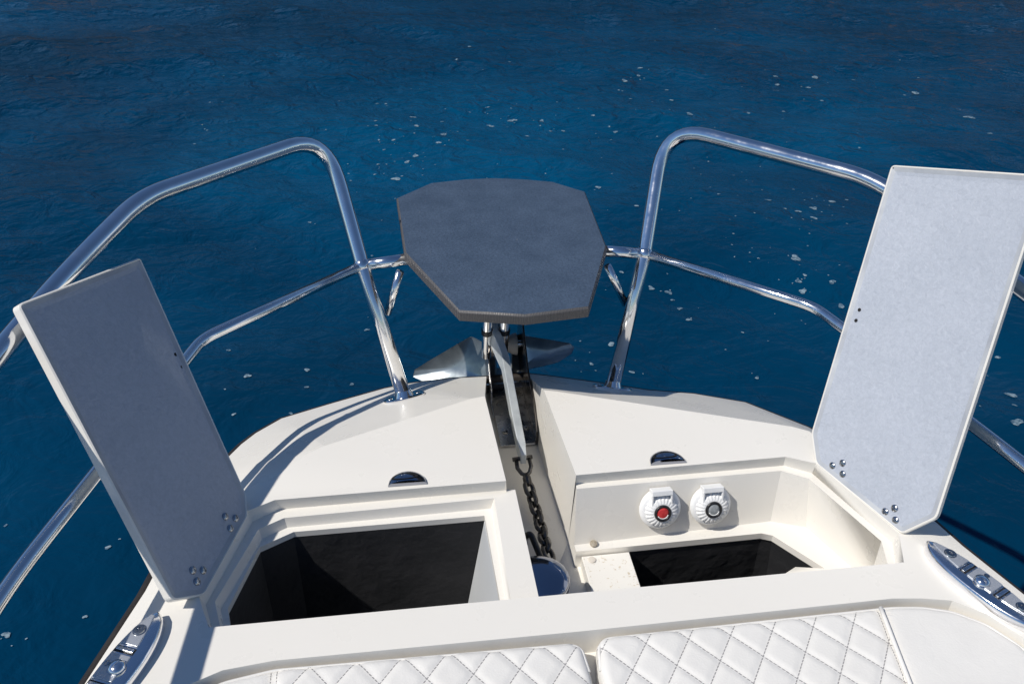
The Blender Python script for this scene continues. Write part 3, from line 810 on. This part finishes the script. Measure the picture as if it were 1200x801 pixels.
# ------------------------------------------------------------------ flush cleats
def cleat(side, tip, mid):
    tip, mid = Vector(tip), Vector(mid)
    ax = (tip - mid); hl = ax.length; ax.normalize()
    outw = Vector((ax.y, -ax.x, 0)); outw = outw if outw.x * side > 0 else -outw
    f = Matrix(((ax.x, outw.x, 0, mid.x), (ax.y, outw.y, 0, mid.y), (0, 0, 1, 0), (0, 0, 0, 1)))
    def lens(a, b_in, b_out, n=24, pw=1.7):
        o = []
        for k in range(n + 1):
            t = -1 + 2 * k / n; o.append((t * a, b_out * (1 - abs(t) ** 2.4) ** .62))
        for k in range(1, n):
            t = 1 - 2 * k / n; o.append((t * a, -b_in * (1 - abs(t) ** 2.4) ** .62))
        return o
    z0 = .0005
    R = [(1.0, z0), (.995, z0 + .006), (.97, z0 + .011), (.92, z0 + .0145), (.84, z0 + .016)]
    bm = bmesh.new(); base = lens(hl, .031, .022); rings = []
    for sc, z in R: rings.append([f @ Vector((x * (1 - (1 - sc) * .35), y * sc, z)) for x, y in base])
    for a, b in zip(rings, rings[1:]): strip(bm, a, b, True)
    fill(bm, [rings[-1]])
    cl_ = build('cleat', bm, M['chrome'], boat, weld=.0002, angle=50)
    # upper plate, offset outboard
    zt = z0 + .0162
    def pl(x0, x1, name, mm='dull_steel', th=.0022):
        pts = []
        for k in range(9): x = x0 + (x1 - x0) * k / 8; pts.append((x, .0185 * (1 - abs(x / hl) ** 2.2) - .0005))
        for k in range(9): x = x1 - (x1 - x0) * k / 8; pts.append((x, -.0125 * (1 - abs(x / (hl * .93)) ** 2.0) if abs(x) < hl * .92 else 0))
        bm = bmesh.new(); prism(bm, [f @ Vector((x, y, zt)) for x, y in pts], (0, 0, th)); build(name, bm, M[mm], cl_, bevel=.0007)
    pl(hl * .36, hl * .88, 'end_plate', 'plate'); pl(-hl * .88, -hl * .36, 'end_plate', 'plate'); pl(-hl * .20, hl * .20, 'centre_plate', 'plate')
    for sx in (-1, 1):
        bm = bmesh.new(); c = f @ Vector((sx * hl * .28, .003, zt - .0005))
        box(bm, c, (hl * .10, .030, .0012), f.to_3x3()); build('slot', bm, M['black'], cl_)
        bm = bmesh.new(); box(bm, f @ Vector((sx * hl * .285, .003, zt + .0006)), (hl * .055, .026, .003), f.to_3x3()); build('slot_bar', bm, M['chrome'], cl_, bevel=.0008)
        bm = bmesh.new(); lathe(bm, [(.0092, -.001), (.0092, .0006), (.0078, .0008), (.0072, .0022), (.0035, .0022), (.003, .0008)], f @ Matrix.Translation((sx * hl * .60, .003, zt + .0022)), 20); build('screw', bm, M['screw_dark'], cl_)
    bm = bmesh.new(); lathe(bm, [(.0115, 0), (.0112, .003), (.0095, .0062), (.005, .0082), (.0005, .0088)], f @ Matrix.Translation((0, -.006, zt + .0018)), 28, True, False); build('button', bm, M['chrome'], cl_, smooth='all')
    bm = bmesh.new(); lathe(bm, [(.0042, 0), (.004, .0012), (.001, .0016)], f @ Matrix.Translation((hl * .03, .0115, zt + .0022)), 14); build('screw', bm, M['screw_dark'], cl_)
cleat(1, (.585, .812), (.623, .722)); cleat(-1, (-.585, .810), (-.623, .720))

# ------------------------------------------------------------------ bow cushions
def cushion(outline, fam, seam, label, xr, m):
    ymax = .715; ymin = -.70; step = .0034
    # only the visible forward part needs a fine grid
    ys = list(np.arange(ymax, .48, -step)) + list(np.arange(.48, ymin, -.03)) + [ymin]
    def xlim(y):
        # outline: list from aft inner, around the front, to aft outer
        best = []
        n = len(outline)
        for i in range(n - 1):
            (xa, ya), (xb, yb) = outline[i], outline[i + 1]
            if (ya - y) * (yb - y) <= 0 and ya != yb: best.append(xa + (xb - xa) * (y - ya) / (yb - ya))
        return (min(best), max(best)) if len(best) >= 2 else None
    ys = [y for y in ys if xlim(y)]
    yt = max(p[1] for p in outline)
    NX = 190
    poly2 = [Vector((p[0], p[1])) for p in outline]
    def edge_d(x, y):
        d = 9
        for a, b in zip(poly2, poly2[1:]):
            ab = b - a; t = max(0, min(1, (Vector((x, y)) - a).dot(ab) / ab.length_squared)); d = min(d, (Vector((x, y)) - a - ab * t).length)
        return d
    bm = bmesh.new(); rows = []
    ys[0] = yt - .0004
    for y in ys:
        lo, hi = xlim(y); row = []
        for i in range(NX + 1):
            u = i / NX; u = .5 - .5 * math.cos(PI * u) if False else u
            x = lo + (hi - lo) * u
            e = edge_d(x, y); R = .014
            z = -.002
            if e < R: z -= R - math.sqrt(max(0, R * R - (R - e) ** 2))
            sx = x - (seam[0] + (y - .707) * seam[1])
            quilt = (sx < 0) if seam[2] > 0 else (sx > 0)
            if quilt:
                k = 1
                for (x0, y0, sl, pt) in fam:
                    w = ((x - x0) - (y - y0) * sl) / pt; fr = abs(w - round(w)) * 2          # 0 at a line
                    k *= min(1, fr * 2.6) ** .55 if fr > 0 else 0
                z += .0029 * k - .0017
            else:
                z += .0012 * min(1, abs(sx) / .02) - .001
            for off in seam[3]:
                z -= .0022 * math.exp(-((sx - off) / .0022) ** 2)
            z += .0008 * noise.noise(Vector((x * 22, y * 22, 1.3))) + .002 * noise.noise(Vector((x * 5, y * 5, 4)))
            row.append(bm.verts.new((x, y, z)))
        rows.append(row)
    for a, b in zip(rows, rows[1:]):
        for i in range(NX): bm.faces.new((a[i], a[i + 1], b[i + 1], b[i]))
    # sides down to the recess floor
    rim = [r[0] for r in rows[::-1]] + rows[0][1:-1] + [r[-1] for r in rows]
    low = [bm.verts.new((v.co.x, v.co.y, -.0445)) for v in rim]
    for i in range(len(rim) - 1):
        bm.faces.new((rim[i], rim[i + 1], low[i + 1], low[i]))
    c = build('seat_cushion', bm, m, None, smooth='all')
    tag(c, label, 'cushion', 'bow seat cushions')
    # piping along the front edge and (starboard) the diagonal seam
    bm = bmesh.new()
    pip = fillet([Vector((p[0] + (.5 * (xr) - p[0]) * .006, p[1] - .0035, -.0075)) for p in outline[1:-1]], .01, 3)
    tube(bm, pip, .0024, 8); build('piping', bm, M['piping'], c, smooth='all')
    return c
M['piping'] = mottled('piping_vinyl', (.74, .72, .68), (.775, .755, .715), 9, .42)
famR = ((.103, .703, .76, .0622), (.079, .703, -.86, .0622)); seamR = (.452, .20, 1, (-.003, .006))
famL = ((-.247, .708, .80, .0628), (-.247, .708, -.80, .0628)); seamL = (-.4185, -.03, -1, (-.004, .004))
cR = cushion(cush_r, famR, seamR, 'white quilted cushion behind the foot switch locker, plain outer panel past a slanting seam', .7, vinyl_material('vinyl_starboard', famR, 0, 1, seamR))
cL = cushion(cush_l, famL, seamL, 'white quilted cushion behind the larger black locker opening, narrow plain end past a double seam', -.7, vinyl_material('vinyl_port', famL, 0, 1, seamL))
bm = bmesh.new(); tube(bm, [(.452 + (y - .707) * .2 + .0015, y, .0005) for y in np.arange(.706, .3, -.02)], .0032, 10); build('seam_piping', bm, M['piping'], cR, smooth='all')

# ------------------------------------------------------------------ the sea
rng = np.random.RandomState(3)
WV = []
for L, A, n in ((3.2, .016, 4), (1.5, .0105, 6), (.75, .0065, 9), (.38, .0010, 10)):
    for k in range(n):
        th = 1.25 + rng.normal(0, .55); lam = L * rng.uniform(.75, 1.3)
        WV.append((math.cos(th) * 2 * PI / lam, math.sin(th) * 2 * PI / lam, rng.uniform(0, 6.28), A * rng.uniform(.5, 1.1), lam))
def wave(x, y):
    z = np.zeros_like(x); d = np.sqrt(x * x + (y - 4) ** 2)
    for kx, ky, ph, a, lam in WV:
        fade = np.clip(1.6 - d / (lam * 22), 0, 1)
        s = np.sin(kx * x + ky * y + ph + .6 * np.sin(.7 * x + .4 * y + ph))
        lee = .35 + .65 * np.clip((y - 1.5) / 6, 0, 1) if lam < 2.2 else 1
        z += a * fade * lee * (s - .25 * np.cos(2 * (kx * x + ky * y + ph)))
    return z
NG = 521
u = np.linspace(-1, 1, NG)
gx = 9 * u + 1491 * np.sign(u) * np.abs(u) ** 11
gy = 5 + gx
Xg, Yg = np.meshgrid(gx, gy)
Zg = WATER_Z + wave(Xg, Yg)
co = np.stack([Xg, Yg, Zg], -1).reshape(-1, 3)
idx = np.arange(NG * NG).reshape(NG, NG)
q = np.stack([idx[:-1, :-1], idx[:-1, 1:], idx[1:, 1:], idx[1:, :-1]], -1).reshape(-1, 4)
me = bpy.data.meshes.new('sea'); me.from_pydata([], [], [])
me.vertices.add(len(co)); me.vertices.foreach_set('co', co.ravel())
me.loops.add(q.size); me.loops.foreach_set('vertex_index', q.ravel())
me.polygons.add(len(q)); me.polygons.foreach_set('loop_start', np.arange(0, q.size, 4)); me.polygons.foreach_set('loop_total', np.full(len(q), 4))
me.update(calc_edges=True); me.validate()
for p in me.polygons: p.use_smooth = True
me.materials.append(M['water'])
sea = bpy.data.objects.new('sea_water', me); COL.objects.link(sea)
tag(sea, 'deep blue rippled sea in front of and around the boat', 'sea', kind='structure')

xs = np.linspace(-260, 260, 105); ys_ = np.linspace(62, 150, 23)
bm = bmesh.new(); g = []
for yy in ys_:
    row = []
    for xx in xs:
        t = (yy - 62) / 88
        r_ = 31 * (1 - (1 - min(1, t * 1.7)) ** 2.2) * (.72 + .5 * noise.noise(Vector((xx * .016, yy * .02, 2))) + .32 * noise.noise(Vector((xx * .07, yy * .08, 7))) + .12 * noise.noise(Vector((xx * .25, yy * .25, 3))))
        row.append(bm.verts.new((xx, yy + 10 * noise.noise(Vector((xx * .02, 0, 5))) + abs(xx) * -.04, WATER_Z - 3 + r_)))
    g.append(row)
for a, b in zip(g, g[1:]):
    for i in range(len(a) - 1): bm.faces.new((a[i], a[i + 1], b[i + 1], b[i]))
sh = build('shore_hill', bm, M['rock'], None, smooth='all'); tag(sh, 'brown rocky shore ahead of the bow, seen mirrored in the far ripples', 'shore', kind='structure')

foam_px = [(442,122,3),(452,122,3),(484,138,6),(488,148,6),(518,143,4),(520,158,7),(514,168,5),(487,183,6),(477,190,6),(464,210,9),(440,142,3),(441,148,3),(444,165,3),(461,165,4),(450,176,3),(443,193,3),(439,205,3),(471,207,3),(450,204,2),
 (363,261,4),(411,212,3),(575,148,8),(598,142,6),(572,126,3),(548,165,3),(535,73,3),(597,73,3),(550,55,3),(228,169,3),(243,153,2),(261,120,2),(602,141,6),(635,141,5),(732,95,6),(750,80,5),(808,134,7),(695,135,4),(714,147,3),(721,155,5),(645,154,4),(660,154,4),(618,160,4),
 (781,106,4),(787,118,4),(739,116,3),(725,106,3),(748,90,4),(877,133,4),(918,131,3),(911,99,5),(955,91,7),(947,103,5),(909,90,4),(1073,109,7),(1060,112,3),(1136,138,9),(1160,157,4),(963,118,3),(1000,93,4),(701,220,6),(746,242,4),(900,236,6),(920,245,3),(935,248,5),(953,245,8),(975,237,7),(954,256,6),(992,235,3),(842,228,3),(1007,174,3),
 (932,303,11),(935.6,330,6),(940.6,341.5,8),(975,331,7),(943,323,4),(946,290,2),(763,338,7),(783.5,343,7),(796.5,362,6),(807,375,6),(727.5,319,4),(788,352,4),(985.6,358.6,7),(290,441,7),(360,434,6),(359.5,454,4),(412.5,451,5),(274,486,4),(341,485,4),(126.5,642,5),(8,744,7),(100,723,4),(7,616,3),(268,411,4),
 (716,404,8),(693,427,5),(740.5,436.5,6),(887,443,5),(1185,463,10),(1191,495,11),(1189,475,4),(1169,419,5),(430,387,5),(436,300,3),(729,320,3),(680,400,3),(1140,300,3),(705,185,2),(660,175,2),(770,160,2),(830,190,2),(860,205,2),(884,250,2),(870,390,3),(850,410,2),(900,400,2)]
bm = bmesh.new(); fr = random.Random(5)
def blob(px_, w):
    p = onz(px_, WATER_Z); dist = (p - Vector(CAM)).length
    r = w * .5 * dist / FPX
    for it in range(2):
        zc = WATER_Z + float(wave(np.array([p.x]), np.array([p.y]))[0]); p = onz(px_, zc)
    n = fr.choice((11, 13, 15)); ph = fr.uniform(0, 6); a1, a2 = fr.uniform(.1, .35), fr.uniform(.05, .25); rot = fr.uniform(-.4, .4)
    vs = []
    for k in range(n):
        t = 2 * PI * k / n; rr = r * (1 + a1 * math.sin(2 * t + ph) + a2 * math.sin(3 * t + 2 * ph) + fr.uniform(-.12, .12))
        x, y = p.x + rr * math.cos(t + rot), p.y + rr * math.sin(t + rot) * .95
        vs.append(bm.verts.new((x, y, WATER_Z + float(wave(np.array([x]), np.array([y]))[0]) + .004)))
    bm.faces.new(vs)
for x, y, w in foam_px:
    blob((x, y), w * 1.05)
    for k in range(fr.choice((0, 1, 1, 2, 3)) if w > 4 else fr.choice((0, 0, 1))): blob((x + fr.gauss(0, 12), y + fr.gauss(0, 9)), fr.uniform(1.0, 2.2))
for k in range(90): blob((fr.gauss(760, 210), fr.gauss(180, 90)), fr.uniform(.8, 1.8))
for k in range(40): blob((fr.gauss(480, 45), fr.gauss(170, 35)), fr.uniform(.9, 2.2))
for k in range(40): blob((fr.gauss(930, 60), fr.gauss(300, 60)), fr.uniform(.9, 2.4))
foam = build('sea_foam', bm, M['foam'], None, smooth=False, recalc=False)
for p in foam.data.polygons:
    if p.normal.z < 0: p.flip()
tag(foam, 'small flecks of pale foam drifting on the blue water', 'foam', kind='stuff')

# ------------------------------------------------------------------ light, world, camera
SUN_AZ, SUN_EL = math.radians(-105), math.radians(52)
sd = Vector((math.sin(SUN_AZ) * math.cos(SUN_EL), math.cos(SUN_AZ) * math.cos(SUN_EL), math.sin(SUN_EL)))
L = bpy.data.lights.new('sun', 'SUN'); L.energy = 4.1; L.angle = math.radians(.53); L.color = (1, .955, .885)
lo = bpy.data.objects.new('sun', L); COL.objects.link(lo); lo.rotation_euler = sd.to_track_quat('Z', 'Y').to_euler()
w = bpy.data.worlds.new('World'); scene.world = w; w.use_nodes = True
nt = w.node_tree; bg = nt.nodes['Background']; bg.inputs['Strength'].default_value = .077
sky = nt.nodes.new('ShaderNodeTexSky'); sky.sky_type = 'NISHITA'; sky.sun_disc = False
sky.sun_elevation = SUN_EL; sky.sun_rotation = SUN_AZ; sky.altitude = 0; sky.air_density = 1.0; sky.dust_density = 0; sky.ozone_density = 7.0
nt.links.new(sky.outputs[0], bg.inputs['Color'])

cd = bpy.data.cameras.new('camera'); cam = bpy.data.objects.new('camera', cd); COL.objects.link(cam)
cd.sensor_width = 36; cd.lens = 36 * FPX / 1200; cd.clip_start = .02; cd.clip_end = 5000
cam.matrix_world = Matrix(((*RB[0], CAM[0]), (*RB[1], CAM[1]), (*RB[2], CAM[2]), (0, 0, 0, 1)))
scene.camera = cam
scene.view_settings.view_transform = 'Standard'; scene.view_settings.look = 'None'
scene.view_settings.exposure = 0; scene.view_settings.gamma = 1; scene.view_settings.use_curve_mapping = False
